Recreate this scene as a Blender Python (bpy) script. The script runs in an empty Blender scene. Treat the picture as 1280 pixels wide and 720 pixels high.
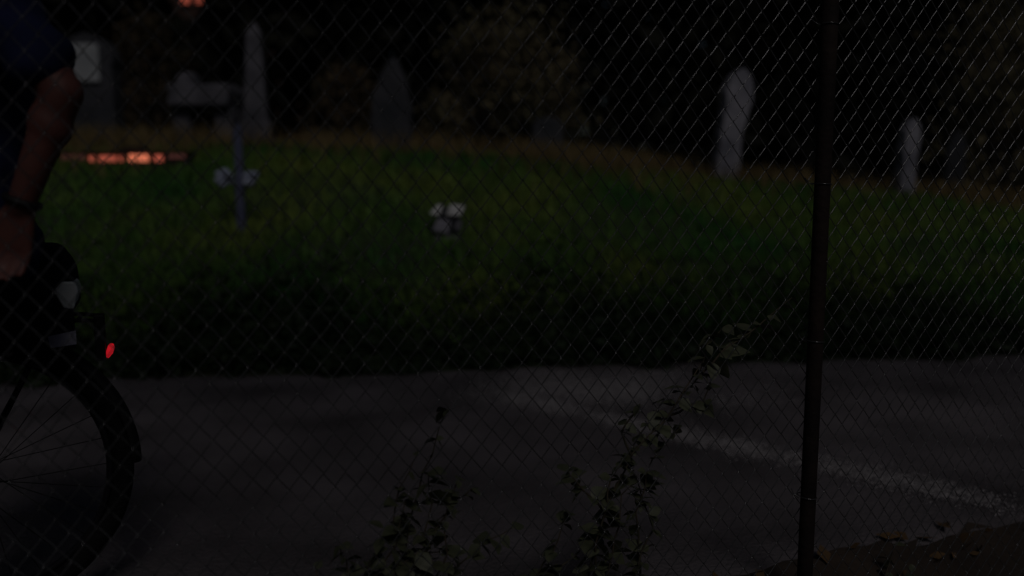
import bpy, bmesh, math, random
import numpy as np
from mathutils import Vector, Matrix
R = math.radians
random.seed(7); rng = np.random.default_rng(7)
sc = bpy.context.scene
col = sc.collection

# ------------------------------------------------------------------ camera, sky, light
CAM = Vector((0, 0, 1.12)); PITCH = R(7); F = 1109.0
cd = bpy.data.cameras.new('camera'); cam = bpy.data.objects.new('camera', cd); col.objects.link(cam)
cam.location = CAM; cam.rotation_euler = (R(90) - PITCH, 0, 0)
cd.sensor_width = 36; cd.lens = 36 * F / 1280; cd.clip_start = 0.05; cd.clip_end = 600
cd.dof.use_dof = True; cd.dof.focus_distance = 2.35; cd.dof.aperture_fstop = 1.1
sc.camera = cam

SUN_DIR = Vector((0.19, -0.66, 0.73)).normalized()      # towards the light
elev = math.asin(SUN_DIR.z); azim = math.atan2(SUN_DIR.x, SUN_DIR.y)
w = bpy.data.worlds.new('World'); sc.world = w; w.use_nodes = True
nt = w.node_tree
sky = nt.nodes.new('ShaderNodeTexSky'); sky.sky_type = 'NISHITA'; sky.sun_disc = False
sky.sun_elevation = elev; sky.sun_rotation = azim
bg = nt.nodes['Background']; bg.inputs['Strength'].default_value = 0.0032
nt.links.new(sky.outputs[0], bg.inputs['Color'])
sd = bpy.data.lights.new('sun', 'SUN'); sun = bpy.data.objects.new('sun', sd); col.objects.link(sun)
sd.energy = 0.26; sd.angle = R(20); sd.color = (1.0, 0.94, 0.92)
sun.rotation_euler = SUN_DIR.to_track_quat('Z', 'Y').to_euler(); sun.location = (-6, -2, 9)
vs = sc.view_settings
vs.view_transform = 'Standard'; vs.look = 'None'; vs.exposure = 0; vs.gamma = 1; vs.use_curve_mapping = False

# ------------------------------------------------------------------ helpers
def tag(o, label=None, cat=None, group=None, kind=None):
    if label: o['label'] = label
    if cat: o['category'] = cat
    if group: o['group'] = group
    if kind: o['kind'] = kind
    return o
def empty(name, loc=(0, 0, 0), rz=0, parent=None):
    o = bpy.data.objects.new(name, None); col.objects.link(o)
    o.empty_display_size = 0.1
    o.location = loc; o.rotation_euler = (0, 0, rz); o.parent = parent
    return o
def link(name, me, mat=None, parent=None):
    o = bpy.data.objects.new(name, me); col.objects.link(o); o.parent = parent
    if mat and not me.materials: me.materials.append(mat)
    return o
class MB:
    def __init__(s): s.v = []; s.f = []
    def add(s, vs, fs):
        b = len(s.v); s.v += [tuple(p) for p in vs]; s.f += [tuple(b + i for i in f) for f in fs]; return s
    def box(s, a, b):
        x0, y0, z0 = a; x1, y1, z1 = b
        return s.add([(x0,y0,z0),(x1,y0,z0),(x1,y1,z0),(x0,y1,z0),(x0,y0,z1),(x1,y0,z1),(x1,y1,z1),(x0,y1,z1)],
                     [(3,2,1,0),(4,5,6,7),(0,1,5,4),(1,2,6,5),(2,3,7,6),(3,0,4,7)])
    def tube(s, pts, r, n=8, closed=False):
        pts = [Vector(p) for p in pts]; k = len(pts)
        rad = r if isinstance(r, (list, tuple)) else [r] * k
        ref = None; vs = []; fs = []
        for i, p in enumerate(pts):
            if closed: t = pts[(i + 1) % k] - pts[i - 1]
            else: t = pts[min(i + 1, k - 1)] - pts[max(i - 1, 0)]
            t.normalize()
            if ref is None: ref = Vector((0, 0, 1)) if abs(t.z) < 0.9 else Vector((1, 0, 0))
            u = (ref - t * ref.dot(t))
            if u.length < 1e-5: u = t.orthogonal()
            u.normalize(); ref = u; q = t.cross(u)
            for j in range(n):
                a = 2 * math.pi * j / n
                vs.append(p + (u * math.cos(a) + q * math.sin(a)) * rad[i])
        m = k if closed else k - 1
        for i in range(m):
            for j in range(n):
                a = i * n + j; b = i * n + (j + 1) % n; i2 = (i + 1) % k
                fs.append((a, b, i2 * n + (j + 1) % n, i2 * n + j))
        if not closed:
            fs.append(tuple(range(n - 1, -1, -1))); fs.append(tuple(range((k - 1) * n, k * n)))
        return s.add(vs, fs)
    def lathe(s, prof, n=24, c=(0, 0, 0)):
        vs = []; fs = []
        for (r, z) in prof:
            for j in range(n):
                a = 2 * math.pi * j / n; vs.append((c[0] + r * math.cos(a), c[1] + r * math.sin(a), c[2] + z))
        for i in range(len(prof) - 1):
            for j in range(n):
                fs.append((i*n + j, i*n + (j+1) % n, (i+1)*n + (j+1) % n, (i+1)*n + j))
        fs.append(tuple(range(n - 1, -1, -1))); fs.append(tuple(range((len(prof)-1)*n, len(prof)*n)))
        return s.add(vs, fs)
    def ball(s, c, r, n=14, m=9):
        c = Vector(c); r = (r, r, r) if not isinstance(r, (tuple, list)) else r
        vs = []; fs = []
        for i in range(1, m):
            t = math.pi * i / m
            for j in range(n):
                a = 2 * math.pi * j / n
                vs.append((c.x + r[0]*math.sin(t)*math.cos(a), c.y + r[1]*math.sin(t)*math.sin(a), c.z + r[2]*math.cos(t)))
        for i in range(m - 2):
            for j in range(n): fs.append((i*n + j, (i+1)*n + j, (i+1)*n + (j+1) % n, i*n + (j+1) % n))
        vs.append((c.x, c.y, c.z + r[2])); vs.append((c.x, c.y, c.z - r[2])); k = len(vs)
        for j in range(n):
            fs.append((k - 2, j, (j+1) % n)); fs.append((k - 1, (m-2)*n + (j+1) % n, (m-2)*n + j))
        return s.add(vs, fs)
    def prism(s, outline, y0, y1):
        n = len(outline)
        vs = [(x, y0, z) for x, z in outline] + [(x, y1, z) for x, z in outline]
        fs = [tuple(range(n)), tuple(range(2*n - 1, n - 1, -1))]
        fs += [(i, n + i, n + (i+1) % n, (i+1) % n) for i in range(n)]
        return s.add(vs, fs)
    def mesh(s, name, smooth=False, bevel=0, seg=2):
        me = bpy.data.meshes.new(name); me.from_pydata(s.v, [], s.f)
        bm = bmesh.new(); bm.from_mesh(me); bmesh.ops.recalc_face_normals(bm, faces=bm.faces)
        if bevel:
            es = [e for e in bm.edges if e.is_manifold and e.calc_face_angle(0) > 0.35]
            bmesh.ops.bevel(bm, geom=es, offset=bevel, segments=seg, affect='EDGES', profile=0.5)
        bm.to_mesh(me); bm.free()
        if smooth: me.polygons.foreach_set('use_smooth', [True] * len(me.polygons))
        return me
    def build(s, name, mat, parent=None, smooth=False, bevel=0, seg=2):
        return link(name, s.mesh(name, smooth, bevel, seg), mat, parent)

def material(name, c1, c2=None, scale=5, rough=0.8, metal=0, bump=0, bscale=None, emit=None, estr=0, spec=0.5, detail=6, lo=0.35, hi=0.65, trans=0):
    m = bpy.data.materials.new(name); m.use_nodes = True
    n = m.node_tree.nodes; l = m.node_tree.links; b = n['Principled BSDF']
    b.inputs['Roughness'].default_value = rough; b.inputs['Metallic'].default_value = metal
    b.inputs['Specular IOR Level'].default_value = spec
    b.inputs['Base Color'].default_value = (*c1, 1)
    tc = n.new('ShaderNodeTexCoord')
    if c2:
        no = n.new('ShaderNodeTexNoise'); no.inputs['Scale'].default_value = scale; no.inputs['Detail'].default_value = detail
        l.new(tc.outputs['Object'], no.inputs['Vector'])
        cr = n.new('ShaderNodeValToRGB'); cr.color_ramp.elements[0].position = lo; cr.color_ramp.elements[1].position = hi
        cr.color_ramp.elements[0].color = (*c1, 1); cr.color_ramp.elements[1].color = (*c2, 1)
        l.new(no.outputs['Fac'], cr.inputs['Fac']); l.new(cr.outputs[0], b.inputs['Base Color'])
    if bump:
        nb = n.new('ShaderNodeTexNoise'); nb.inputs['Scale'].default_value = bscale or scale * 6; nb.inputs['Detail'].default_value = 8
        l.new(tc.outputs['Object'], nb.inputs['Vector'])
        bp = n.new('ShaderNodeBump'); bp.inputs['Strength'].default_value = bump; bp.inputs['Distance'].default_value = 0.02
        l.new(nb.outputs['Fac'], bp.inputs['Height']); l.new(bp.outputs[0], b.inputs['Normal'])
    if emit:
        b.inputs['Emission Color'].default_value = (*emit, 1); b.inputs['Emission Strength'].default_value = estr
    return m
M = {}
M['soil']    = material('soil', (.030,.021,.016), (.060,.042,.030), 2.5, .95, bump=.8, bscale=18)
_m = M['soil']; _n = _m.node_tree.nodes; _l = _m.node_tree.links                 # turf and moss colour where the bank is
_tc = _n.new('ShaderNodeTexCoord'); _sx = _n.new('ShaderNodeSeparateXYZ'); _mr = _n.new('ShaderNodeMapRange')
_mr.inputs['From Min'].default_value = 4.3; _mr.inputs['From Max'].default_value = 5.2
_l.new(_tc.outputs['Object'], _sx.inputs[0]); _l.new(_sx.outputs['Y'], _mr.inputs['Value'])
_mx = _n.new('ShaderNodeMix'); _mx.data_type = 'RGBA'; _mx.inputs['B'].default_value = (.030, .050, .016, 1)
_src = _n['Principled BSDF'].inputs['Base Color'].links[0].from_socket
_l.new(_src, _mx.inputs['A']); _l.new(_mr.outputs[0], _mx.inputs['Factor']); _l.new(_mx.outputs['Result'], _n['Principled BSDF'].inputs['Base Color'])
M['asphalt'] = material('asphalt', (.070,.062,.066), (.195,.172,.184), 1.8, .9, bump=.6, bscale=60, lo=.3, hi=.72, spec=.3)
M['grit']    = material('pale_grit', (.30,.28,.29), (.46,.43,.44), 30, .9)
M['grass']   = material('grass_blades', (.040,.165,.032), (.185,.250,.046), .8, .7, spec=.25)
M['dry']     = material('dry_grass', (.17,.125,.055), (.26,.19,.085), 2, .85, spec=.2)
M['litter']  = material('dead_leaves', (.17,.10,.045), (.11,.07,.035), 9, .85, spec=.2)
M['shade_leaf']     = material('shade_leaves', (.014,.030,.012), (.030,.052,.018), 3, .6, spec=.25)  # near-black green carrying the bank-foot shade; also used for the added tree crowns
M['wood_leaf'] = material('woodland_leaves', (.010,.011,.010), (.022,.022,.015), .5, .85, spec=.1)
M['shrub_leaf'] = material('shrub_leaves', (.20,.165,.10), (.11,.105,.06), 1.2, .85, spec=.15)
M['brown_leaf'] = material('brown_shrub_leaves', (.11,.082,.05), (.065,.052,.032), 1.4, .85, spec=.15)
M['bark']    = material('bark', (.03,.024,.02), (.055,.045,.036), 6, .95, bump=.8)
M['weed']    = material('weed_leaves', (.055,.066,.036), (.150,.150,.090), 11, .55, spec=.4)
M['stem']    = material('weed_stem', (.05,.045,.028), (.08,.06,.04), 9, .8)
M['galv']    = material('galvanised_wire', (.20,.20,.21), (.07,.07,.07), 18, .22, metal=.62)
M['post']    = material('dark_painted_post', (.012,.009,.009), (.028,.018,.015), 9, .8, bump=.25, spec=.2)
M['stone']   = material('pale_stone', (.16,.16,.195), (.36,.35,.40), 3.2, .9, bump=.7, bscale=14)
M['stone_mid'] = material('grey_stone', (.07,.07,.085), (.155,.15,.175), 3.5, .9, bump=.7, bscale=14)
M['stone_dark'] = material('dark_stone', (.036,.040,.048), (.07,.07,.082), 3, .9, bump=.7, bscale=12)
M['stone_black'] = material('blackened_stone', (.018,.02,.026), (.04,.042,.05), 3, .9, bump=.7, bscale=12)
M['tablet']  = material('white_tablet', (.29,.31,.33), (.44,.46,.48), 4, .8, bump=.2)
M['white']   = material('white_painted_stone', (.45,.45,.45), (.78,.78,.78), 6, .8, bump=.3)
M['blue_wood'] = material('blue_grey_wood', (.07,.08,.15), (.11,.12,.20), 8, .75, bump=.3)
M['blue_petal'] = material('pale_blue_petals', (.26,.30,.42), (.40,.44,.56), 8, .8)
M['frame']   = material('lantern_frame', (.03,.014,.012), None, rough=.7)
M['glow']    = material('glowing_orange_pane', (.4,.15,.1), None, rough=.5, emit=(1,.25,.13), estr=.75)
M['glow_mid'] = material('glowing_red_pane', (.35,.12,.09), None, rough=.5, emit=(1,.20,.12), estr=.36)
M['glow_dim'] = material('faint_red_pane', (.3,.12,.1), None, rough=.5, emit=(1,.34,.28), estr=.03)
M['window_red'] = material('red_lit_window', (.2,.05,.04), None, emit=(1,.20,.12), estr=.30)
M['brick']   = material('house_brick', (.06,.035,.028), (.09,.05,.04), 4, .95)
M['roof']    = material('house_roof', (.03,.03,.033), (.05,.05,.052), 5, .9)
M['shirt']   = material('navy_shirt', (.013,.017,.052), (.020,.025,.075), 5, .95, bump=.5, bscale=9, spec=.1)
M['trouser'] = material('black_trousers', (.006,.006,.008), (.012,.012,.015), 9, .95, bump=.5, bscale=9, spec=.1)
M['skin']    = material('skin', (.115,.043,.036), (.15,.058,.047), 14, .55, spec=.35)
M['hair']    = material('dark_hair', (.012,.009,.007), (.02,.015,.012), 30, .6, bump=.6, bscale=60)
M['black']   = material('black_plastic', (.010,.010,.011), None, rough=.6, spec=.3)
M['rubber']  = material('tyre_rubber', (.008,.008,.009), (.013,.013,.014), 40, .9, bump=.4, bscale=120, spec=.15)
M['paint_bk'] = material('black_bicycle_paint', (.010,.010,.013), None, rough=.4, spec=.4)
M['alloy']   = material('dull_alloy', (.16,.16,.17), (.24,.24,.25), 12, .45, metal=1)
M['steel']   = material('dull_spokes', (.05,.05,.05), None, rough=.5, metal=1)
M['bag']     = material('black_bag_cloth', (.010,.011,.015), (.017,.018,.024), 20, .9, bump=.4, bscale=30, spec=.2)
M['reflect'] = material('pale_blue_strip', (.70,.76,.80), (.80,.84,.86), 20, .4)
M['reflect2'] = material('pale_violet_strip', (.26,.26,.38), (.40,.40,.50), 20, .6)
M['tail']    = material('red_tail_light', (.5,.02,.02), None, rough=.3, emit=(1,.015,.03), estr=.36)
M['shoe']    = material('dark_shoe', (.012,.011,.011), (.02,.02,.02), 15, .7)
M['eye']     = material('eye_white', (.7,.68,.66), None, rough=.25)
M['lip']     = material('lips', (.17,.055,.05), None, rough=.5)

# ------------------------------------------------------------------ lie of the land
def far_edge(x):  return 5.22 + .125 * np.clip(x, -14, 14)
TS = np.arange(-2, 60, .05)
TP = np.interp(TS, [-2,0,.35,.8,1.5,2.2,3.1,4.0,4.8,6,9,60], [0,0,.05,.19,.44,.75,1.11,1.34,1.43,1.46,1.48,1.66])
TP = np.convolve(np.pad(TP, 6, 'edge'), np.ones(13) / 13, 'valid')
def fence_y(x): return 2.0 + .385 * np.clip(x, -14, 14)
def near_edge(x): return fence_y(x) + .03 + .15 * np.clip(x / 1.2 + .1, 0, 1)
def hnoise(x, y):
    return (np.sin(x*1.7 + 1.3*np.sin(y*.9)) * np.sin(y*1.3 + .7) * .5 + np.sin(x*3.9 + y*2.1) * .25 + np.sin(x*.7 - y*2.9 + 2) * .3)
def height(x, y):
    x = np.asarray(x, float); y = np.asarray(y, float)
    s = y - far_edge(x)
    S = np.clip(.94 - .066 * x, .45, 1.01)
    z = np.interp(s, TS, TP) * S
    z = z + hnoise(x, y) * .035 * np.clip(s / 1.2, 0, 1)
    d = (near_edge(x) + .03 * np.sin(x * 5) - y)          # verge falls away towards the fence
    dip = -.30 * np.clip(d / .45, 0, 1) ** 1.0 + hnoise(x*3, y*3) * .02 * np.clip(d / .2, 0, 1)
    return z + np.where(d > 0, dip, 0)
def hz(x, y): return float(height(x, y))
def at(px, py, y):
    """world point seen at photograph pixel (px, py) at the given distance y"""
    X = (px - 640) / F; Y = (360 - py) / F
    d = Vector((X, math.cos(PITCH) + Y * math.sin(PITCH), Y * math.cos(PITCH) - math.sin(PITCH)))
    return CAM + d * (y / d.y)
def on_ground(px, py, y0=2.2, y1=12):
    y = y0
    while y < y1:
        p = at(px, py, y)
        if p.z <= hz(p.x, p.y): return p
        y += .01
    return p

def grid(name, xs, ys, zf, mat, mask=None):
    X, Y = np.meshgrid(xs, ys); Z = zf(X, Y); nx = len(xs)
    v = np.stack([X.ravel(), Y.ravel(), Z.ravel()], 1)
    i, j = np.meshgrid(np.arange(nx - 1), np.arange(len(ys) - 1)); a = (j * nx + i).ravel()
    f = np.stack([a, a + 1, a + nx + 1, a + nx], 1)
    me = bpy.data.meshes.new(name); me.from_pydata(v.tolist(), [], f.tolist())
    me.polygons.foreach_set('use_smooth', [True] * len(me.polygons))
    return link(name, me, mat)
def axis(a, b, c, d, step, big): return np.concatenate([np.arange(a, b, big), np.arange(b, c, step), np.arange(c, d + big, big)])
g = grid('ground', axis(-200, -9, 11, 200, .1, 6), axis(-60, -1, 14, 400, .1, 6),
         lambda X, Y: height(X, Y) - np.where((Y > near_edge(X) + .08) & (Y < far_edge(X) - .05), .02, 0), M['soil'])
tag(g, kind='structure')
# asphalt path: a sheet following its two edges, slightly uneven
xs = np.arange(-9, 9.2, .1); us = np.linspace(0, 1, 60)
v = []; f = []
for u in us:
    for x in xs:
        y0 = near_edge(x) + .015*math.sin(x*9) + .012*math.sin(x*23); y1 = far_edge(x) + .04*math.sin(x*2.1) + .02*math.sin(x*7)
        y = y0 + (max(y1, y0 + .2) - y0) * u
        v.append((x, y, .004 + .006 * float(hnoise(x*1.3, y*1.3)) - (.02 if u in (0, 1) else 0)))
n = len(xs)
for j in range(len(us) - 1):
    for i in range(n - 1): f.append((j*n + i, j*n + i + 1, (j+1)*n + i + 1, (j+1)*n + i))
me = bpy.data.meshes.new('path'); me.from_pydata(v, [], f); me.polygons.foreach_set('use_smooth', [True]*len(f))
tag(link('path', me, M['asphalt']), kind='structure')
# ------------------------------------------------------------------ scatter helpers (stuff)
def blades(name, xy, hgt, wid, lean, mat):
    n = len(xy); x, y = xy[:, 0], xy[:, 1]; z = height(x, y) - .01
    a = rng.uniform(0, 2*np.pi, n); b = rng.uniform(0, 2*np.pi, n)
    h = hgt * rng.uniform(.45, 1.25, n); wd = wid * rng.uniform(.7, 1.3, n); ln = lean * h * rng.uniform(.1, 1, n)
    dx, dy = np.cos(a)*wd, np.sin(a)*wd; lx, ly = np.cos(b)*ln, np.sin(b)*ln
    V = np.empty((n, 5, 3))
    V[:,0] = np.stack([x-dx, y-dy, z], 1); V[:,1] = np.stack([x+dx, y+dy, z], 1)
    V[:,2] = np.stack([x+dx*.7+lx*.35, y+dy*.7+ly*.35, z+h*.55], 1); V[:,3] = np.stack([x-dx*.7+lx*.35, y-dy*.7+ly*.35, z+h*.55], 1)
    V[:,4] = np.stack([x+lx, y+ly, z+h*.95], 1)
    i = np.arange(n) * 5
    q = np.stack([i, i+1, i+2, i+3], 1); t = np.stack([i+3, i+2, i+4], 1)
    me = bpy.data.meshes.new(name)
    me.vertices.add(n*5); me.vertices.foreach_set('co', V.ravel())
    lv = np.concatenate([q.ravel(), t.ravel()]); me.loops.add(len(lv)); me.loops.foreach_set('vertex_index', lv)
    me.polygons.add(2*n)
    me.polygons.foreach_set('loop_start', np.concatenate([np.arange(n)*4, 4*n + np.arange(n)*3]))
    me.update(calc_edges=True)
    return link(name, me, mat)
def leaf_cloud(name, P, size, mat, parent=None, flat=0.0):
    """many small folded leaf faces at points P (n,3)"""
    n = len(P); u = rng.normal(size=(n, 3)); u[:, 2] *= (1 - flat); u /= np.linalg.norm(u, axis=1)[:, None]
    r = rng.normal(size=(n, 3)); r -= u * (r*u).sum(1)[:, None]; r /= np.linalg.norm(r, axis=1)[:, None]
    s = (size * rng.uniform(.5, 1.3, n))[:, None]
    V = np.empty((n, 4, 3)); V[:,0] = P - u*s; V[:,1] = P + r*s*.55 - u*s*.1; V[:,2] = P + u*s; V[:,3] = P - r*s*.55 - u*s*.1
    me = bpy.data.meshes.new(name); me.vertices.add(4*n); me.vertices.foreach_set('co', V.ravel())
    me.loops.add(4*n); me.loops.foreach_set('vertex_index', np.arange(4*n)); me.polygons.add(n)
    me.polygons.foreach_set('loop_start', np.arange(n)*4)
    me.update(calc_edges=True)
    return link(name, me, mat, parent)

# pale grit washed together in a line across the asphalt, and a paler patch behind it
pts = [(640,500),(700,512),(820,540),(900,556),(1000,578),(1100,600),(1180,616),(1260,634)]
GP = [on_ground(a, b) for a, b in pts]; gr = []
for i in range(42000):
    t = random.random() * (len(GP) - 1); j = int(t); q = GP[j].lerp(GP[j+1], t - j)
    wv = .045 + .03 * abs(math.sin(t*5.3)); fade = .55 + .45 * math.sin(t*7.7 + 1)
    if random.random() > max(.25, fade) * min(1, (7.15 - t) / 1.6 + .1): continue
    gr.append((q.x + random.gauss(0, wv)*.6, q.y + random.gauss(0, wv)))
for i in range(40000):
    px_, py_ = random.gauss(775, 95), random.gauss(487, 13)
    q = at(px_, py_, 4.6); d_ = (q - CAM); q = CAM + d_ * (-CAM.z / d_.z)
    m_ = math.sin(q.x*3.1 + 1) * math.sin(q.y*4.3) + .4*math.sin(q.x*9 - q.y*5)
    if m_ + random.gauss(0, .5) > .0 and q.y < far_edge(q.x) - .05: gr.append((q.x, q.y))
gr = np.array(gr)
tag(leaf_cloud('grit', np.stack([gr[:,0], gr[:,1], np.full(len(gr), .010)], 1), .0042, M['grit'], flat=.8), 'pale grit scattered in a line across the asphalt path', 'grit', kind='stuff')
# grass on the bank
n = 210000
x = rng.uniform(-8, 10, n); s = rng.uniform(.35, 9, n) ** 1.0; y = far_edge(x) + s
dens = .45 + .55 * (np.sin(x*2.3 + np.sin(y*3)) * np.sin(y*2.9 + 1) > -.35)
dens *= np.clip((s - .3) / .5, 0, 1) * np.where(s > 5.5, .4, 1)
k = rng.uniform(size=n) < dens
tag(blades('grass', np.stack([x[k], y[k]], 1), .10, .0075, .9, M['grass']), 'short green grass covering the bank beyond the path', 'grass', kind='stuff')
n = 22000
x = rng.uniform(-8, 10, n); s = rng.normal(4.8, .65, n); y = far_edge(x) + s
k = rng.uniform(size=n) < np.clip(.55 + .6*np.sin(x*1.9)*np.sin(x*.7+1), .12, 1)
tag(blades('dry_grass', np.stack([x[k], y[k]], 1), .28, .006, .6, M['dry']), 'brown dry grass and stalks along the top of the bank', 'grass', kind='stuff')
n = 5000
x = rng.uniform(-8, 10, n); y = far_edge(x) + rng.normal(5.0, .6, n)
P = np.stack([x, y, height(x, y) + rng.uniform(.02, .14, n)], 1)
x2 = rng.uniform(-3, 6, 420); y2 = near_edge(x2) - np.abs(rng.normal(.0, .25, 420)) + .05
P2 = np.stack([x2, y2, height(x2, y2) + .015], 1)
tag(leaf_cloud('fallen_leaves', np.concatenate([P, P2]), .03, M['litter'], flat=.6), 'reddish brown dead leaves along the bank top and the fence verge', 'leaves', kind='stuff')
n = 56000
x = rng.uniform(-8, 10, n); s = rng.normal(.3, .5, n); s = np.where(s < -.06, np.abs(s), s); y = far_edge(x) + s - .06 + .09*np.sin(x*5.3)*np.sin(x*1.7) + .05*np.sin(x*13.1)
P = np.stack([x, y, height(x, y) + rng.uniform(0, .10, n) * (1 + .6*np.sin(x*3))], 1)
tag(leaf_cloud('foot_shade_leaves', P, .035, M['shade_leaf'], flat=.4), 'dark leaf band standing in for shade along the foot of the grass bank', 'shade_leaf', kind='stuff')  # shade along the bank foot put in as a band of dark leaves

# ------------------------------------------------------------------ woodland, shrubs, house far behind
n = 120000
x = rng.uniform(-26, 30, n); y = rng.uniform(15, 23, n); ux = x / y * F + 640
top = 8.5 + 1.6*np.sin(x*.8) + 1.0*np.sin(x*2.1 + y) + .6*np.sin(x*4.7)
gap = np.exp(-((ux - 248) / 50) ** 4); top = top * (1 - gap) + gap * (1.12 + y * .12 + .8)
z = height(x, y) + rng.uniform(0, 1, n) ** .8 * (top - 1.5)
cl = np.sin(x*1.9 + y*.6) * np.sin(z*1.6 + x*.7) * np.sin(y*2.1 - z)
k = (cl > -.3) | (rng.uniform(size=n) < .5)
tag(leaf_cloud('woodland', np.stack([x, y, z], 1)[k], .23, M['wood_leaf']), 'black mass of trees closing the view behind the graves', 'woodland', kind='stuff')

def shrub(name, label, px, base_py, y, rx, hgt, mat, nleaf, size, lean=0, trunk_r=.06):
    p = at(px, base_py, y); gz = hz(p.x, y) - .05
    root = empty(name, (p.x, y, gz)); tag(root, label, 'shrub' if 'shrub' in name or 'bush' in name else 'tree')
    b = MB(); tips = []
    for i in range(9):
        a = 2*math.pi*i/9 + random.uniform(-.3, .3); rr = rx * random.uniform(.35, .85); hh = hgt * random.uniform(.5, .9)
        q = [(0,0,0), (math.cos(a)*rr*.25, math.sin(a)*rr*.2, hh*.4), (math.cos(a)*rr*.6 + lean*.5, math.sin(a)*rr*.5, hh*.75), (math.cos(a)*rr + lean, math.sin(a)*rr*.7, hh)]
        b.tube(q, [trunk_r*.7, trunk_r*.5, trunk_r*.3, trunk_r*.12], 6); tips.append(q)
    b.build('stem' if 'shrub' in name or 'bush' in name else 'trunk', M['bark'], root, True)
    # clumps of leaves through a dome
    C = []
    for i in range(34):
        a = random.uniform(0, 2*math.pi); r = math.sqrt(random.random()); t = random.uniform(.12, 1)
        wdt = math.sin(min(1, 1.25 - t) * math.pi / 2)
        C.append((math.cos(a)*r*rx*wdt + lean*t, math.sin(a)*r*rx*.75*wdt, t*hgt, random.uniform(.15, .42) * rx))
    C = np.array(C); idx = rng.integers(0, len(C), nleaf)
    P = C[idx, :3] + rng.normal(size=(nleaf, 3)) * C[idx, 3][:, None] * .55
    P[:, 2] = np.maximum(P[:, 2], .05)
    leaf_cloud('crown', P, size, mat, root)
    return root
shrub('leafy_shrub', 'broad brownish green shrub behind the bank, right of the dark peaked stone', 610, 190, 12.6, 1.15, 1.75, M['shrub_leaf'], 6000, .05, .25)
shrub('brown_bush', 'low brown bush directly left of the dark peaked stone', 436, 175, 12.0, .55, 1.05, M['brown_leaf'], 3500, .04)
shrub('thin_bush', 'thin brown bush between the pale tablet monument and the table tomb', 188, 165, 13.0, .75, 1.9, M['brown_leaf'], 3200, .045)
shrub('bare_bush', 'sparse dull bush at the right edge behind the bank', 1245, 250, 13.2, 1.15, 2.9, M['shrub_leaf'], 4200, .05)

hs = empty('distant_house', (-13.0, 33, 0)); tag(hs, 'dark house beyond the trees with small red lit windows', 'house')
gz = hz(-13, 33)
MB().box((-5, 0, gz - 1), (6.5, 6, 10.5)).build('wall', M['brick'], hs)
rf = MB().prism([(-5.5, 10.5), (7, 10.5), (.75, 14)], -.4, 6.4).build('roof', M['roof'], hs)
MB().box((2.5, 2, 11), (3.2, 2.7, 14.4)).build('chimney', M['brick'], rf)
for (a, b) in ((227, 237), (246, 256), (259, 271)):
    p = at(a, 3.5, 32.95); q = at(b, 3.5, 32.95)
    wn = empty('window', (p.x + 13, -.05, p.z), 0, hs); wd = q.x - p.x
    MB().box((-.06, -.05, -.10), (wd + .06, .04, -.02)).build('sill', M['roof'], wn)
    MB().box((0, 0, 0), (wd, .03, 1.1)).build('pane', M['window_red'], wn)
    MB().box((-.05, -.02, 0), (-.005, .045, 1.15)).box((wd + .005, -.02, 0), (wd + .05, .045, 1.15)).build('frame', M['roof'], wn)

# trees added out of view, crowns shaped and placed to shade the bank foot
def shade_tree(label, tx, ty, cx, cy, cz, rx, ry, rz, nleaf):
    root = tag(empty('shade_tree', (tx, ty, hz(tx, ty) - .05)), label, 'tree')
    top = Vector((cx - tx, cy - ty, cz - root.location.z)); b = MB()
    b.tube([(0, 0, 0), (.05, .05, 1.2), (.0, .25, 2.6), (top.x*.4, top.y*.6, top.z - .6)], [.16, .13, .11, .08], 10)
    for i in range(9):
        e = top + Vector((rx*(-1 + 2*i/8)*.9, random.uniform(-.5, .5)*ry, random.uniform(-.3, .5)*rz)); m0 = Vector((top.x*.35, top.y*.55, top.z - .8))
        b.tube([m0, m0.lerp(e, .5) + Vector((0, 0, .2)), e], [.05, .03, .012], 7)
    b.build('trunk', M['bark'], root, True)
    C = np.array([(random.uniform(-1, 1)*rx, random.gauss(0, .5)*ry, random.gauss(0, .45)*rz, random.uniform(.25, .45)) for _ in range(40)])
    idx = rng.integers(0, 40, nleaf)
    leaf_cloud('crown', C[idx, :3] + np.array(top) + rng.normal(size=(nleaf, 3))*C[idx, 3][:, None]*.6, .06, M['shade_leaf'], root)
shade_tree('unseen tree added left of the viewpoint, its crown placed to shade the bank foot', -4.6, -1.0, -3.6, .72, 4.9, 2.6, .95, .5, 5400)
shade_tree('unseen tree added at the viewpoint, its crown placed to shade the bank foot', .3, -1.6, .2, 1.25, 5.0, 2.0, .60, .45, 2700)
shade_tree('unseen tree added right of the viewpoint, its crown placed to shade the bank foot', 4.6, -1.0, 4.4, 1.75, 5.0, 2.4, .5, .45, 2900)

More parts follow.
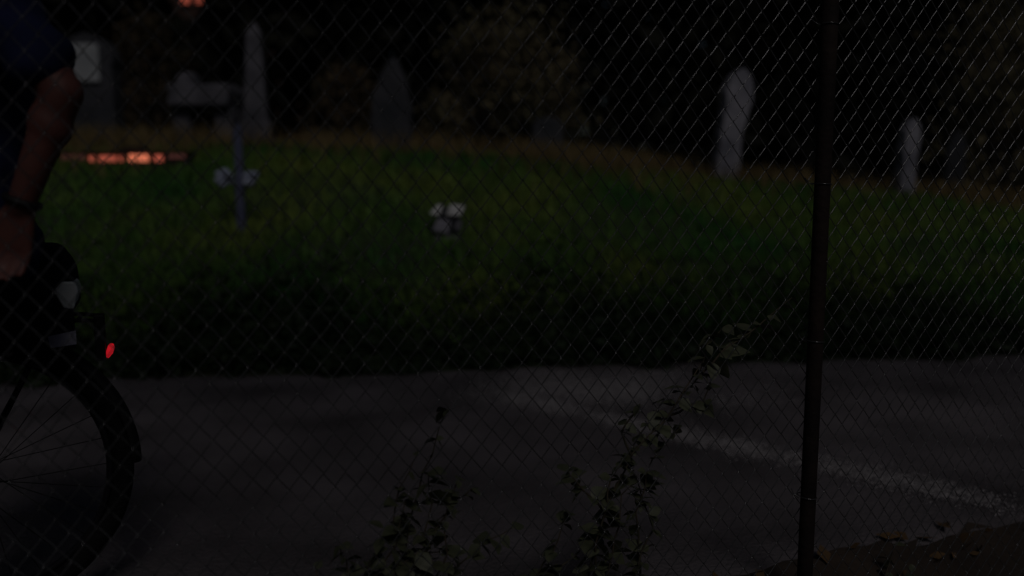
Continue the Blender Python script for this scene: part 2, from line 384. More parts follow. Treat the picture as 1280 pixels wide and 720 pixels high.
# ------------------------------------------------------------------ gravestones
def stone_root(name, label, px, base_py, y, rz=0, cat='gravestone'):
    p = at(px, base_py, y); z = hz(p.x, y)
    return tag(empty(name, (p.x, y, z - .03), rz), label, cat, 'old gravestones along the bank top' if cat == 'gravestone' else None), p, z
def rough(o, amt=.006):
    me = o.data; bm = bmesh.new(); bm.from_mesh(me)
    bmesh.ops.subdivide_edges(bm, edges=[e for e in bm.edges if e.calc_length() > .12], cuts=2, use_grid_fill=True)
    for vtx in bm.verts:
        c = vtx.co; vtx.co += Vector((math.sin(c.z*23 + c.x*17), math.sin(c.x*19 + c.z*13), math.sin(c.x*29 + c.y*11))) * amt
    bm.to_mesh(me); bm.free(); return o
def ppm(y): return F / (y * math.cos(PITCH))
def slab(root, wb, wt, h, th, top, mat, lean=0, bulge=0):
    """tapered slab, its head an outline of (fraction across, height above shoulder)"""
    o = [(-wb/2, 0), (wb/2, 0)]
    sh = lambda t: lean * h * t
    o += [(wt/2 + sh(.8), h*.8)] + [(fx*wt/2 + sh(1), h*.8 + fz) for fx, fz in top] + [(-wt/2 + sh(.8), h*.8)]
    ob = MB().prism(o, -th/2, th/2).build('slab', mat, root, bevel=.02)
    return rough(ob)
def plinth(root, wd, dp, h, mat): return rough(MB().box((-wd/2, -dp/2, -.08), (wd/2, dp/2, h)).build('plinth', mat, root, bevel=.02), .004)

# 1 monument with the pale tablet, far left
r, p, z = stone_root('gravestone', 'broad dark monument with a pale square tablet, behind the person', 118, 172, 10.6, .05)
k = 1 / ppm(10.6); H = at(118, 42, 10.6).z - r.location.z
plinth(r, 78*k, .5, .16, M['stone_dark'])
body = rough(MB().prism([(-33*k, .16), (33*k, .16), (31*k, H*.72), (33*k, H*.74), (33*k, H*.82), (22*k, H*.93), (0, H), (-22*k, H*.93), (-33*k, H*.82), (-33*k, H*.74), (-31*k, H*.72)], -.15, .15).build('slab', M['stone_dark'], r, bevel=.015), .004)
t0 = at(121, 102, 10.4).z - r.location.z; t1 = at(121, 54, 10.4).z - r.location.z
MB().prism([(-15*k, t0), (18*k, t0), (18*k, t1 - .03), (14*k, t1), (-11*k, t1), (-15*k, t1 - .03)], -.19, -.145).build('tablet', M['tablet'], r, bevel=.008)
# 2 table tomb
r, p, z = stone_root('table_tomb', 'low mottled grey table tomb left of the tall obelisk', 263, 163, 10.3, -.06, 'tomb')
k = 1 / ppm(10.3); H = at(263, 108, 10.3).z - r.location.z
plinth(r, 84*k, .62, .10, M['stone_mid'])
for sx in (-1, 1): rough(MB().box((sx*26*k - .10, -.22, .10), (sx*26*k + .10, .22, H - .24)).build('support', M['stone_mid'], r, bevel=.015), .006)
rough(MB().box((-38*k, -.34, H - .24), (38*k, .34, H)).build('slab', M['stone_mid'], r, bevel=.03), .012)
rough(MB().prism([(-36*k, H), (-14*k, H), (-16*k, H + .12), (-24*k, H + .17), (-34*k, H + .1)], -.14, .14).build('headstone', M['stone_mid'], r, bevel=.02), .008)
# 3 obelisk
r, p, z = stone_root('gravestone', 'tall grey obelisk standing right of the low table tomb', 322, 166, 10.4, .12)
k = 1 / ppm(10.4); H = at(322, 26, 10.4).z - r.location.z
plinth(r, 46*k, .42, .13, M['stone_mid'])
rough(MB().box((-18*k, -.165, .13), (18*k, .165, .34)).build('pedestal', M['stone_mid'], r, bevel=.015), .003)
b = MB(); a0, a1, zt = 14*k, 9*k, H*.9
b.add([(-a0,-a0,.34),(a0,-a0,.34),(a0,a0,.34),(-a0,a0,.34),(-a1,-a1,zt),(a1,-a1,zt),(a1,a1,zt),(-a1,a1,zt),(0,0,H)],
      [(3,2,1,0),(0,1,5,4),(1,2,6,5),(2,3,7,6),(3,0,4,7),(4,5,8),(5,6,8),(6,7,8),(7,4,8)])
rough(b.build('shaft', M['stone_mid'], r, bevel=.01), .003)
# 4 dark peaked stone
r, p, z = stone_root('gravestone', 'dark weathered stone tapering to a peak on the middle of the bank top', 491, 195, 9.7, -.1)
k = 1 / ppm(9.7); H = at(491, 72, 9.7).z - r.location.z
plinth(r, 56*k, .36, .07, M['stone_dark'])
o = [(-25*k, .07), (24*k, .07), (25*k, H*.45), (22*k, H*.62), (16*k, H*.80), (9*k, H*.97), (4*k, H), (-4*k, H*.93), (-13*k, H*.78), (-22*k, H*.6), (-25*k, H*.45)]
rough(MB().prism(o, -.11, .11).build('slab', M['stone_dark'], r, bevel=.025), .009)
# 5 tall pale leaning stone
r, p, z = stone_root('gravestone', 'tall pale leaning stone with a pointed head, left of the fence post', 904, 224, 10.2, .18)
k = 1 / ppm(10.2); H = at(904, 84, 10.2).z - r.location.z
plinth(r, 44*k, .34, .05, M['stone_mid'])
o = [(-15*k, .05), (16*k, .05), (20*k, H*.45), (31*k, H*.70), (33*k, H*.84), (29*k, H*.93), (21*k, H), (12*k, H*.97), (2*k, H*.89), (-2*k, H*.80), (-5*k, H*.6), (-10*k, H*.35)]
rough(MB().prism(o, -.10, .10).build('slab', M['stone'], r, bevel=.02), .006)
# 6 narrow pale stone at the right
r, p, z = stone_root('gravestone', 'narrow pale leaning stone right of the fence post', 1127, 250, 10.1, .2)
k = 1 / ppm(10.1); H = at(1127, 148, 10.1).z - r.location.z
plinth(r, 30*k, .28, .05, M['stone_mid'])
o = [(-9*k, .05), (11*k, .05), (13*k, H*.5), (17*k, H*.75), (15*k, H*.9), (9*k, H), (3*k, H*.96), (-3*k, H*.84), (-6*k, H*.6), (-7*k, H*.3)]
rough(MB().prism(o, -.08, .08).build('slab', M['stone'], r, bevel=.015), .005)
# 7 faint stone further back at the right
r, p, z = stone_root('gravestone', 'faint dark stone set back, rightmost of the gravestones', 1187, 246, 12.2, -.15)
k = 1 / ppm(12.2); H = at(1187, 164, 12.2).z - r.location.z
plinth(r, 34*k, .3, .05, M['stone_black'])
slab(r, 24*k, 22*k, H, .16, [(.8, H*.1), (.35, H*.19), (-.35, H*.19), (-.8, H*.1)], M['stone_black'], .05)
# 8 low grey stone behind the crest
r, p, z = stone_root('gravestone', 'low rounded grey stone half hidden behind the bank top, right of the shrub', 684, 190, 11.0, .1)
k = 1 / ppm(11.0); H = at(684, 146, 11.0).z - r.location.z
plinth(r, 50*k, .3, .05, M['stone_dark'])
slab(r, 42*k, 38*k, H, .16, [(.95, H*.06), (.6, H*.15), (0, H*.2), (-.6, H*.15), (-.95, H*.06)], M['stone_dark'], 0)

# ------------------------------------------------------------------ small things on the bank
# blue post with two pale flower bunches
p = on_ground(302, 288); H = (288 - 152) / ppm(p.y)
r = tag(empty('blue_post', (p.x, p.y, hz(p.x, p.y) - .04), .1), 'slim blue post with two pale blue flower bunches at mid height, on the grass', 'post')
MB().prism([(-.034, 0), (.034, 0), (.032, H - .04), (0, H + .02), (-.032, H - .04)], -.022, .022).build('upright', M['blue_wood'], r, bevel=.006)
MB().tube([(-.11, .03, H*.50 + .02), (.11, .03, H*.50 + .02)], .008, 8).build('crossbar', M['frame'], r, True)
for sx in (-1, 1):
    b = MB()
    for i in range(26):
        a = random.uniform(0, 6.28); q = random.uniform(0, .058); ph = random.uniform(-.5, 1)
        b.ball((sx*.105 + math.cos(a)*q, -.07 - random.uniform(0, .05), H*.5 + .02 + math.sin(a)*q*1.0), (.028, .022, .024), 7, 5)
    b.build('flower_bunch', M['blue_petal'], r, True)
# small white marker of broken stone blocks
p = on_ground(558, 296); k = 1 / ppm(p.y)
r = tag(empty('grave_marker', (p.x, p.y, hz(p.x, p.y) - .02), .12), 'small white broken stone marker alone on the grass slope', 'marker'); r.scale = (.92, .92, .92)
rough(MB().box((-16*k, -.07, -.04), (18*k, .10, 6*k)).build('foot', M['stone_mid'], r, bevel=.008), .004)
MB().box((-14*k, -.015, 5*k), (19*k, .07, 44*k)).build('core', M['stone_black'], r, bevel=.006)
for o_, m_, tilt in (([(-23, 34), (-9, 33), (-4, 46), (-11, 48)], 'white', .5), ([(-1, 33), (19, 32), (26, 46), (5, 47)], 'white', .5),
               ([(-20, 12), (1, 9), (7, 25), (-12, 29)], 'stone', .25), ([(9, 13), (19, 11), (22, 26), (13, 26)], 'stone_mid', .2)):
    b = MB().prism([(x_*k, z_*k) for x_, z_ in o_], -.085, .03)
    zs = [z_*k for _, z_ in o_]; zm = min(zs)
    b.v = [(x_, y_ + (z_ - zm)*tilt, z_) for x_, y_, z_ in b.v]
    rough(b.build('block', M[m_], r, bevel=.010), .003)
# low glowing lantern box
p = on_ground(162, 206); k = 1 / ppm(p.y)
r = tag(empty('grave_lantern', (p.x, p.y, hz(p.x, p.y) + .01), 0), 'long low lantern box glowing orange red on the grass behind the person', 'lantern')
dp = .12; r.scale = (1, 1, .78)
MB().box((-86*k, -dp, -.10), (80*k, dp, 1.5*k)).build('base', M['frame'], r, bevel=.004)
def pane(x0, x1, z0, z1, m): MB().box((x0*k, -dp + .01, z0*k), (x1*k, -dp + .025, z1*k)).build('pane', m, r)
for x0, x1, z0, z1, m_ in ((-43, -37, 3, 12, 'glow_mid'), (-31, -11, 3, 12, 'glow_mid'), (-7, -2, 3, 12, 'glow_mid'), (6, 29, 3, 14, 'glow'), (37, 47, 3, 13, 'glow_mid'),
                           (-78, -68, 6, 14, 'glow_dim'), (-65, -46, 6, 14, 'glow_dim'), (54, 76, 8, 15, 'glow_dim')): pane(x0, x1, z0, z1, M[m_])
for a in (-86, -45, -.3, 49, 77): MB().box((a*k - .008, -dp, 1.6*k), (a*k + .008, dp, 16.5*k)).build('upright', M['frame'], r)
MB().box((-87*k, -dp - .01, 16.6*k), (79*k, dp + .01, 18*k)).build('lid', M['frame'], r, bevel=.003)
MB().box((-85*k, -dp + .03, 1.6*k), (76*k, dp - .01, 16.4*k)).build('housing', M['frame'], r)
MB().prism([(-12*k, 18.1*k), (24*k, 18.1*k), (18*k, 27*k), (-4*k, 27*k)], -.06, .06).build('cap', M['frame'], r, bevel=.006)

# ------------------------------------------------------------------ chain-link fence
PH, PV, WR = .0487, .0595, .00125
ang = math.atan(.385)
fen = tag(empty('chain_link_fence', (0, 2.0, 0), ang), 'galvanised chain-link fence with a dark post, in front of everything', 'fence')
Z0, Z1 = -.34, 1.92
def wire_mesh(flip):
    b = MB(); pts = []; k = 0; z = Z0; d = .0022
    while z <= Z1:
        right = (k % 2 == 1) ^ flip
        x = PH/2 if right else 0
        # "/" runs lie in front, "\" runs behind: the wire turns through the plane at each knuckle
        s = 1 if right else -1
        a_, b_ = (-d, d) if right else (d, -d); gx, gz_ = PH/2, PV/2
        pts += [(x - s*.12*gx, a_, z - .12*gz_), (x - s*.05*gx, a_, z - .05*gz_), (x, 0, z), (x - s*.05*gx, b_, z + .05*gz_), (x - s*.12*gx, b_, z + .12*gz_)]
        k += 1; z += PV/2
    if flip: pass
    b.tube(pts, WR, 5)
    return b.mesh('wire', True)
wm = [wire_mesh(False), wire_mesh(True)]
for m_ in wm: m_.materials.append(M['galv'])
n0 = -62; n1 = 96
for i in range(n0, n1):
    o = link('wire', wm[i % 2], None, fen)
    o.location = (i * PH / 2 + .004*math.sin(i*.21), .006*math.sin(i*.13) + random.uniform(-.0007, .0007), .006*math.sin(i*.17) + random.uniform(-.0015, .0015))
    o.rotation_euler = (random.uniform(-.0007, .0007), random.uniform(-.0009, .0009), 0)
MB().tube([(n0*PH/2, .004, -.27), (n1*PH/2, .004, -.27)], .002, 6).build('tension_wire', M['galv'], fen)
MB().tube([(n0*PH/2, .004, 1.86), (n1*PH/2, .004, 1.86)], .002, 6).build('tension_wire', M['galv'], fen)
pw = at(1021, 360, 2.0 / (1 - .385*381/F)); sx = pw.x / math.cos(ang)
def post(sx, lean):
    b = MB(); pr = .020
    b.tube([(sx + lean*(z - 1.1), -.030, z) for z in (-.7, -.2, .3, .8, 1.3, 1.97)], pr, 20)
    o = b.build('post', M['post'], fen, True)
    MB().lathe([(.0215, 0), (.0215, .012), (.016, .022), (.006, .027)], 16, (sx + lean*.87, -.030, 1.965)).build('cap', M['post'], o, True)
    for zt in (-.15, .28, .70, 1.105, 1.5, 1.8):
        c = [(sx + lean*(zt - 1.1) + .0218*math.cos(a), -.030 + .0218*math.sin(a) + (.012 if math.sin(a) > .5 else 0), zt + .004*math.sin(a*.5)) for a in [2*math.pi*j/18 for j in range(18)]]
        MB().tube(c, .0014, 5, closed=True).tube([(sx + lean*(zt-1.1) - .026, -.025, zt), (sx + lean*(zt-1.1) - .034, -.012, zt + .010), (sx + lean*(zt-1.1) - .030, .002, zt + .018)], .0014, 5).build('tie', M['galv'], o, True)
post(sx - .020, .004)

# ------------------------------------------------------------------ weeds growing up the fence
def leaf_mesh(L, W):
    v = []; f = []
    prof = [(0, .02), (.12, .55), (.32, 1), (.55, .86), (.8, .42), (1, .02)]
    for t, wv in prof:
        zc = -.22*L*t*t
        v += [(-W*wv, t*L, zc + .18*W*wv), (0, t*L, zc), (W*wv, t*L, zc + .18*W*wv)]
    for i in range(len(prof) - 1):
        a = i*3; f += [(a, a+1, a+4, a+3), (a+1, a+2, a+5, a+4)]
    me = bpy.data.meshes.new('leaf'); me.from_pydata(v, [], f); me.polygons.foreach_set('use_smooth', [True]*len(f)); me.materials.append(M['weed'])
    return me
LM = [leaf_mesh(.056, .022), leaf_mesh(.042, .018), leaf_mesh(.070, .025)]
def fence_pt(px, py, off):
    y = 2.0
    for _ in range(12):
        p = at(px, py, y); y = float(fence_y(p.x)) + off
    return at(px, py, y)
def weed(name, label, stems, off=.05, gap=.013):
    base = fence_pt(*stems[0][0], off); gz = hz(base.x, base.y)
    root = tag(empty(name, (base.x, base.y, gz)), label, 'weed'); O = Vector((base.x, base.y, gz))
    for st in stems:
        P = [fence_pt(a, b, off + random.uniform(-.02, .03)) for a, b in st]
        if st is stems[0] or st[0][1] >= 700: P = [Vector((P[0].x - .03, P[0].y, hz(P[0].x - .03, P[0].y) - .02))] + P
        Q = []
        for i in range(len(P) - 1):
            m = max(2, int((P[i+1] - P[i]).length / .03))
            for j in range(m):
                Q.append(P[i].lerp(P[i+1], j/m) + Vector((random.uniform(-1,1), random.uniform(-1,1), random.uniform(-1,1))) * .004)
        Q.append(P[-1]); nq = len(Q)
        MB().tube([q - O for q in Q], [.0035 * (1 - .7*i/nq) for i in range(nq)], 6).build('stem', M['stem'], root, True)
        acc = 0
        for i in range(2, nq):
            acc += (Q[i] - Q[i-1]).length
            if acc > gap:
                acc = 0
                for _ in range(random.choice((1, 2, 3, 3))):
                    o = link('leaf', random.choice(LM), None, root)
                    o.location = Q[i] - O
                    o.rotation_euler = (random.uniform(-.9, .7), random.uniform(-.7, .7), random.uniform(0, 6.28))
                    sc_ = random.uniform(.65, 1.15) * (1 - .35*i/nq); o.scale = (sc_,)*3
weed('climbing_weed', 'long leafy weed leaning up the fence towards the dark post',
     [[(735, 725), (755, 640), (790, 570), (835, 520), (868, 478), (885, 430), (905, 408)], [(800, 720), (795, 640), (815, 575), (850, 535)], [(868, 478), (900, 440), (950, 405), (990, 372)], [(755, 640), (720, 600), (708, 590)], [(790, 570), (775, 540), (800, 505)], [(760, 720), (772, 660), (778, 620), (810, 590)], [(835, 520), (880, 500), (890, 470)], [(745, 722), (745, 680), (765, 600), (800, 545), (830, 500)], [(790, 722), (815, 660), (800, 610), (782, 575)], [(820, 545), (850, 500), (876, 455)]])
weed('bushy_weed', 'bushy dark weed at the fence foot in the lower middle',
     [[(505, 725), (512, 650), (530, 590), (545, 550), (560, 512)], [(520, 720), (545, 660), (570, 625), (590, 610)], [(470, 720), (495, 680), (505, 640), (508, 620)], [(560, 722), (600, 680), (640, 660)], [(535, 720), (528, 670), (540, 630), (536, 590)], [(490, 720), (520, 690), (548, 690)], [(500, 722), (490, 670), (500, 610), (520, 570)], [(545, 722), (560, 690), (556, 650), (572, 600)], [(515, 722), (505, 690), (480, 660)]])
weed('low_weed', 'low sprawling weed left of the bushy weed along the bottom edge', [[(440, 730), (432, 700), (425, 682)], [(450, 728), (470, 690), (478, 672)], [(400, 735), (395, 712)]])
weed('short_weed', 'short weed at the fence foot between bushy weed and climbing weed', [[(660, 730), (690, 690), (712, 640)], [(680, 728), (725, 690), (740, 660)]])
weed('verge_weed', 'small weed on the brown verge right of the dark post', [[(1100, 735), (1112, 700), (1118, 680)], [(1120, 735), (1140, 705)]], gap=.03)

# ------------------------------------------------------------------ bicycle
DIR = Vector((-math.cos(ang), -math.sin(ang), 0))
bike_rz = math.atan2(DIR.y, DIR.x)                    # local +x = forward, +y = left (towards the fence)
RA = at(-30, 595, 2.18)
bk = tag(empty('bicycle', (RA.x, 2.18, 0), bike_rz), 'black bicycle with rear rack and red tail light, beside the person', 'bicycle')
WRAD = .37
def wheel(fx):
    wh = empty('wheel', (fx, 0, WRAD), 0, bk)
    ring = lambda r, n=64: [(r*math.cos(2*math.pi*i/n), 0, r*math.sin(2*math.pi*i/n)) for i in range(n)]
    MB().tube(ring(WRAD - .025), .0255, 12, True).build('tyre', M['rubber'], wh, True)
    MB().tube(ring(WRAD - .058), .010, 8, True).build('rim', M['paint_bk'], wh, True)
    MB().tube([(0, -.055, 0), (0, -.03, 0), (0, -.028, 0), (0, .028, 0), (0, .03, 0), (0, .055, 0)], [.012, .026, .016, .016, .026, .012], 14).build('hub', M['alloy'], wh, True)
    for i in range(28):
        a = 2*math.pi*i/28; s = -1 if i % 2 else 1; t = (1 if (i//2) % 2 else -1) * .9
        MB().tube([(.022*math.cos(a+t), s*.027, .022*math.sin(a+t)), ((WRAD-.062)*math.cos(a), s*.003, (WRAD-.062)*math.sin(a))], .0011, 5).build('spoke', M['steel'], wh)
    return wh
wheel(0); wheel(1.07)
fr = MB(); BB = (.44, 0, .29); ST = (.28, 0, .80); HT = (.86, 0, .86); HB = (.90, 0, .72)
fr.tube([BB, ST], .016, 12).tube([ST, (.865, 0, .845)], .015, 12).tube([BB, (.895, 0, .735)], .018, 12).tube([(.855, 0, .88), (.905, 0, .70)], .021, 12)
for s in (-1, 1):
    fr.tube([(.42, s*.03, .295), (.2, s*.05, .33), (0, s*.066, WRAD)], .009, 8).tube([(.29, s*.018, .77), (.15, s*.05, .58), (0, s*.066, WRAD)], .008, 8)
fr.build('frame', M['paint_bk'], bk, True)
fk = MB()
for s in (-1, 1): fk.tube([(.905, s*.03, .70), (.93, s*.055, .66), (1.0, s*.06, .5), (1.07, s*.06, WRAD)], [.014, .014, .012, .009], 10)
fk.build('fork', M['paint_bk'], bk, True)
MB().tube([(.26, 0, .86), (.28, 0, .80)], .0135, 10).tube([(.245, 0, .915), (.26, 0, .86)], .0135, 10).build('seat_post', M['alloy'], bk, True)
sd_ = MB(); rows = [(-.13, .070, .0), (-.10, .078, .008), (-.04, .066, .004), (.03, .036, -.002), (.10, .022, -.002), (.145, .012, -.012)]
vs_ = []; nn = 10
for x_, w_, z_ in rows:
    for j in range(nn):
        a = 2*math.pi*j/nn; vs_.append((.245 + x_, w_*math.cos(a), .935 + z_ + .024*math.sin(a)))
fs_ = [(i*nn+j, i*nn+(j+1) % nn, (i+1)*nn+(j+1) % nn, (i+1)*nn+j) for i in range(len(rows)-1) for j in range(nn)]
sd_.add(vs_, fs_ + [tuple(range(nn)), tuple(range((len(rows)-1)*nn, len(rows)*nn))]).build('saddle', M['black'], bk, True)
hb = MB().tube([(.85, 0, .88), (.82, 0, .97), (.87, 0, 1.01)], .014, 10).tube([(.80, -.30, 1.03), (.83, -.2, 1.03), (.88, -.06, 1.01), (.88, .06, 1.01), (.83, .2, 1.03), (.80, .30, 1.03)], .0115, 10).build('handlebar', M['alloy'], bk, True)
for s in (-1, 1): MB().tube([(.83, s*.19, 1.03), (.798, s*.305, 1.03)], .017, 10).build('grip', M['black'], hb, True)
MB().tube([(.44, -.05, .29), (.44, -.056, .29)], .095, 26).build('chainring', M['steel'], bk, True)
ca = MB().tube([(.44, -.075, .29), (.44, .075, .29)], .014, 10)
ca.tube([(.44, .075, .29), (.36, .085, .14)], [.013, .009], 8).tube([(.44, -.075, .29), (.52, -.085, .44)], [.013, .009], 8)
ca = ca.build('crank', M['alloy'], bk, True)
for (x_, y_, z_) in ((.36, .14, .14), (.52, -.14, .44)): MB().box((x_-.045, y_-.045, z_-.011), (x_+.045, y_+.045, z_+.011)).build('pedal', M['black'], ca, bevel=.006)
MB().tube([(.44, -.053, .385), (0, -.053, WRAD + .035)], .004, 6).tube([(.44, -.053, .195), (0, -.053, WRAD - .035)], .004, 6).build('chain', M['steel'], bk, True)
mg = MB(); pr = [(-.030, -.012), (-.022, .004), (0, .010), (.022, .004), (.030, -.012)]; vs_ = []; steps = 30
for i in range(steps + 1):
    a = R(48) + R(132)*i/steps; r0 = WRAD + .010
    for (yy, dz) in pr: vs_.append(((r0+dz)*math.cos(a), yy, WRAD + (r0+dz)*math.sin(a)))
mg.add(vs_, [(i*5+j, i*5+j+1, i*5+j+6, i*5+j+5) for i in range(steps) for j in range(4)])
mgo = mg.build('mudguard', M['black'], bk, True); sol = mgo.modifiers.new('thickness', 'SOLIDIFY'); sol.thickness = .002
rk = MB()
for s in (-1, 1):
    rk.tube([(.16, s*.06, .765), (-.26, s*.06, .765), (-.30, s*.045, .76)], .005, 8).tube([(.06, s*.06, .765), (0, s*.075, WRAD + .02)], .005, 8).tube([(-.20, s*.06, .765), (-.005, s*.075, WRAD + .02)], .005, 8)
for x_ in (.16, .02, -.12, -.26): rk.tube([(x_, -.06, .765), (x_, .06, .765)], .005, 8)
rk.tube([(.16, 0, .765), (.27, 0, .76)], .005, 8)
rk = rk.build('rear_rack', M['black'], bk, True)
TLp = Vector((-.315, 0, .685))
MB().box((-.317, -.02, .65), (-.292, .02, .77)).build('bracket', M['black'], rk, bevel=.003)
tl = MB().tube([(-.318, 0, .655), (-.325, 0, .668), (-.330, 0, .682), (-.331, 0, .690)], [.005, .0085, .0085, .005], 12).build('tail_light', M['tail'], bk, True)
for (x_, z_) in ((-.045, .665),  (-.10, .700)):
    MB().tube([(x_, .066, z_), (x_, .084, z_)], [.017, .014], 12).build('bolt', M['alloy'], bk, True)
bg_ = tag(empty('rack_bag', (RA.x, 2.18, 0), bike_rz), 'black bag with pale reflective strips strapped on the bicycle rack', 'bag')
bb = MB(); o_ = [(.14, .775), (-.235, .775), (-.26, .80), (-.255, .90), (-.22, .955), (.08, .965), (.14, .93)]
bb.prism(o_, -.085, .085).build('body', M['bag'], bg_, bevel=.02, seg=3)
MB().prism([(-.255, .798), (-.232, .802), (-.212, .845), (-.232, .868), (-.262, .866), (-.268, .845)], .0, .0895).build('strip', M['reflect'], bg_, bevel=.004)
MB().prism([(-.255, .70), (-.03, .70), (-.01, .73), (-.01, .80), (-.255, .80)], .0865, .100).build('side_flap', M['bag'], bg_, bevel=.004)
MB().prism([(-.258, .712), (-.20, .706), (-.195, .735), (-.258, .746)], .0995, .104).build('strip', M['reflect2'], bg_)
MB().tube([(.06, .03, .965), (.03, .03, .995), (-.12, .03, .99), (-.15, .03, .958)], .008, 8).build('handle', M['bag'], bg_, True)

# ------------------------------------------------------------------ person
pr_ = tag(empty('person', (-1.19, 1.95, 0.004), bike_rz), 'person in a navy short-sleeved shirt and dark trousers, elbow bent, at the left edge', 'person')
def capsule(b, p0, p1, r0, r1, n=14, m=6):
    p0 = Vector(p0); p1 = Vector(p1); t = (p1 - p0).normalized(); Q = []; RR = []
    for i in range(m): a = math.pi/2*(1 - i/m); Q.append(p0 - t*r0*math.sin(a)); RR.append(max(r0*math.cos(a), .0008))
    Q += [p0, p1]; RR += [r0, r1]
    for i in range(1, m + 1): a = math.pi/2*i/m; Q.append(p1 + t*r1*math.sin(a)); RR.append(max(r1*math.cos(a), .0008))
    b.tube(Q, RR, n)
def remesh(b, name, vox, mat, parent, smooth=6, inflate=0):
    me = b.mesh(name + '_src'); o = bpy.data.objects.new(name + '_src', me); col.objects.link(o)
    md = o.modifiers.new('r', 'REMESH'); md.mode = 'VOXEL'; md.voxel_size = vox
    ms = o.modifiers.new('s', 'SMOOTH'); ms.iterations = smooth; ms.factor = .5
    dg = bpy.context.evaluated_depsgraph_get(); me2 = bpy.data.meshes.new_from_object(o.evaluated_get(dg))
    bpy.data.objects.remove(o); me2.name = name; me2.materials.clear()
    me2.polygons.foreach_set('use_smooth', [True]*len(me2.polygons))
    return link(name, me2, mat, parent)
SHL, ELL, WRL = (-.07, .205, 1.53), (-.222, .262, 1.285), (-.135, .245, 1.065)
SHR, ELR, WRR = (.0, -.205, 1.53), (.10, -.28, 1.26), (.235, -.30, 1.045)
HPL, KNL, ANL = (.03, .095, .98), (.085, .105, .52), (.07, .115, .10)
HPR, KNR, ANR = (.03, -.095, .98), (.10, -.11, .52), (.16, -.115, .10)
b = MB()
b.ball((.0, 0, 1.36), (.125, .175, .24)); b.ball((.0, 0, 1.10), (.115, .155, .20)); b.ball((.01, 0, .98), (.12, .165, .13))
capsule(b, (-.01, -.13, 1.535), (-.07, .13, 1.535), .055, .055)
capsule(b, (.0, 0, 1.54), (.025, 0, 1.68), .062, .056)
b.ball((.055, 0, 1.80), (.098, .076, .118), 20, 14); b.ball((.085, 0, 1.735), (.062, .056, .060), 16, 10)   # skull, jaw
capsule(b, (.150, 0, 1.80), (.172, 0, 1.765), .010, .014)                                      # nose
b.ball((.140, 0, 1.728), (.012, .024, .010)); b.ball((.133, 0, 1.700), (.018, .022, .016))
for s in (-1, 1): b.ball((.045, s*.076, 1.785), (.018, .010, .030)); b.ball((.133, s*.034, 1.822), (.012, .024, .008))
for S_, E_, W_ in ((SHL, ELL, WRL), (SHR, ELR, WRR)):
    capsule(b, S_, E_, .056, .041); capsule(b, E_, W_, .041, .027)
    mid = Vector(E_).lerp(Vector(W_), .28); b.ball(mid, (.044, .043, .052))
for H_, K_, A_ in ((HPL, KNL, ANL), (HPR, KNR, ANR)):
    capsule(b, H_, K_, .088, .060); capsule(b, K_, A_, .058, .040); capsule(b, (A_[0]-.03, A_[1], .055), (A_[0]+.15, A_[1], .045), .040, .032)
def hand(b, W, d, side, curl):
    """palm, four fingers and a thumb; d = pointing direction, side = the way the thumb leaves"""
    W = Vector(W); d = Vector(d).normalized(); t = Vector(side); t = (t - d*t.dot(d)).normalized(); nrm = d.cross(t)
    for q in (-.026, -.009, .009, .026): capsule(b, W + t*q*.6, W + d*.085 + t*q, .015, .012, 10, 4)
    for q, L_ in ((.030, .066), (.010, .076), (-.010, .070), (-.030, .054)):
        p = W + d*.088 + t*q; dd = d.copy(); r_ = .0092
        for sgm, fr_ in enumerate((.45, .32, .25)):
            dd = (dd + nrm*curl*(sgm + .6)).normalized(); e = p + dd*L_*fr_
            capsule(b, p, e, r_, r_*.93, 10, 4); p = e; r_ *= .92
    p = W + d*.022 + t*.026; dd = (d*.75 + t*.65 + nrm*curl*.4).normalized()
    for L_ in (.038, .032, .026):
        e = p + dd*L_; capsule(b, p, e, .0125, .0105, 10, 4); p = e; dd = (dd + d*.25 + nrm*curl*.3).normalized()
hand(b, WRL, (.22, -.05, -1), (1, -.25, 0), -.28)
hand(b, WRR, (.45, .05, -.75), (.5, 1, 0), -.35)
body = remesh(b, 'body', .0065, M['skin'], pr_, 5)
for s in (-1, 1): MB().ball((.137, s*.033, 1.803), (.011, .013, .010), 10, 8).build('eye', M['eye'], body, True)
MB().ball((.149, 0, 1.727), (.007, .022, .006), 12, 8).build('mouth', M['lip'], body, True)
hr = MB(); hr.ball((.035, 0, 1.825), (.102, .086, .105), 20, 14); hr.ball((-.01, 0, 1.76), (.065, .074, .085))
remesh(hr, 'hair', .009, M['hair'], pr_, 3)
st = MB()
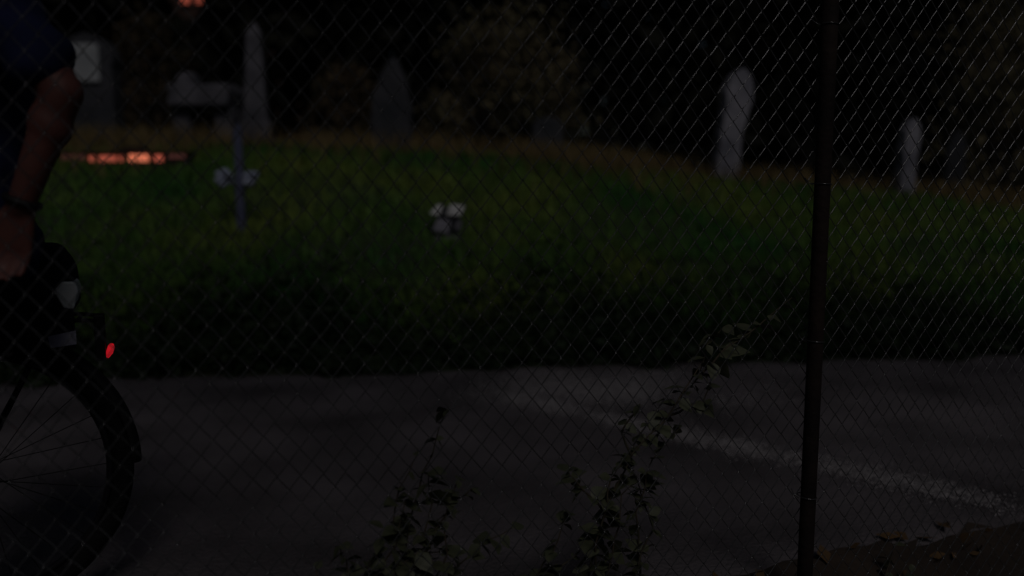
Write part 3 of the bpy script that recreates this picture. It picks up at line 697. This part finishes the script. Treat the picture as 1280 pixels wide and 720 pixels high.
st.ball((.0, 0, 1.36), (.148, .195, .25)); st.ball((.0, 0, 1.12), (.140, .178, .23)); st.ball((.0, 0, .98), (.142, .185, .13))
capsule(st, (-.01, -.15, 1.54), (-.08, .15, 1.54), .068, .068)
for S_, E_ in ((SHL, ELL), (SHR, ELR)):
    e = Vector(S_).lerp(Vector(E_), .74); capsule(st, S_, e, .072, .066)
sh_o = remesh(st, 'shirt', .009, M['shirt'], pr_, 6)
def wrinkle(o, fn):
    me = o.data; k = len(me.vertices); c = np.empty(k*3, np.float32); nn_ = np.empty(k*3, np.float32)
    me.vertices.foreach_get('co', c); me.vertices.foreach_get('normal', nn_); c = c.reshape(-1, 3); nn_ = nn_.reshape(-1, 3)
    c = c + nn_ * fn(c[:,0], c[:,1], c[:,2])[:, None]; me.vertices.foreach_set('co', c.ravel()); me.update()
wrinkle(sh_o, lambda x, y, z: .004*np.sin(z*38 + x*21 + 2*np.sin(y*17)) + .003*np.sin(z*71 - y*33))
tr = MB(); tr.ball((.012, 0, .96), (.137, .18, .14))
for H_, K_, A_ in ((HPL, KNL, ANL), (HPR, KNR, ANR)):
    capsule(tr, H_, K_, .102, .074); capsule(tr, K_, A_, .074, .066)
to = remesh(tr, 'trousers', .010, M['trouser'], pr_, 5)
wrinkle(to, lambda x, y, z: .005*np.sin(z*31 + x*27 + 2*np.sin(y*19)))
for A_ in (ANL, ANR):
    sh = MB(); capsule(sh, (A_[0]-.05, A_[1], .052), (A_[0]+.02, A_[1], .06), .048, .050); capsule(sh, (A_[0]+.02, A_[1], .055), (A_[0]+.17, A_[1], .040), .049, .038)
    so = remesh(sh, 'shoe', .008, M['shoe'], pr_, 3)
    for vtx in so.data.vertices: vtx.co.z = max(vtx.co.z, .002)
E_ = Vector(ELL); W_ = Vector(WRL); t = (W_ - E_).normalized(); u = t.orthogonal().normalized(); q = t.cross(u); c = W_ - t*.008
MB().tube([c + (u*math.cos(a) + q*math.sin(a))*.031 for a in [2*math.pi*i/28 for i in range(28)]], .0075, 8, True).build('wristband', M['black'], pr_, True)
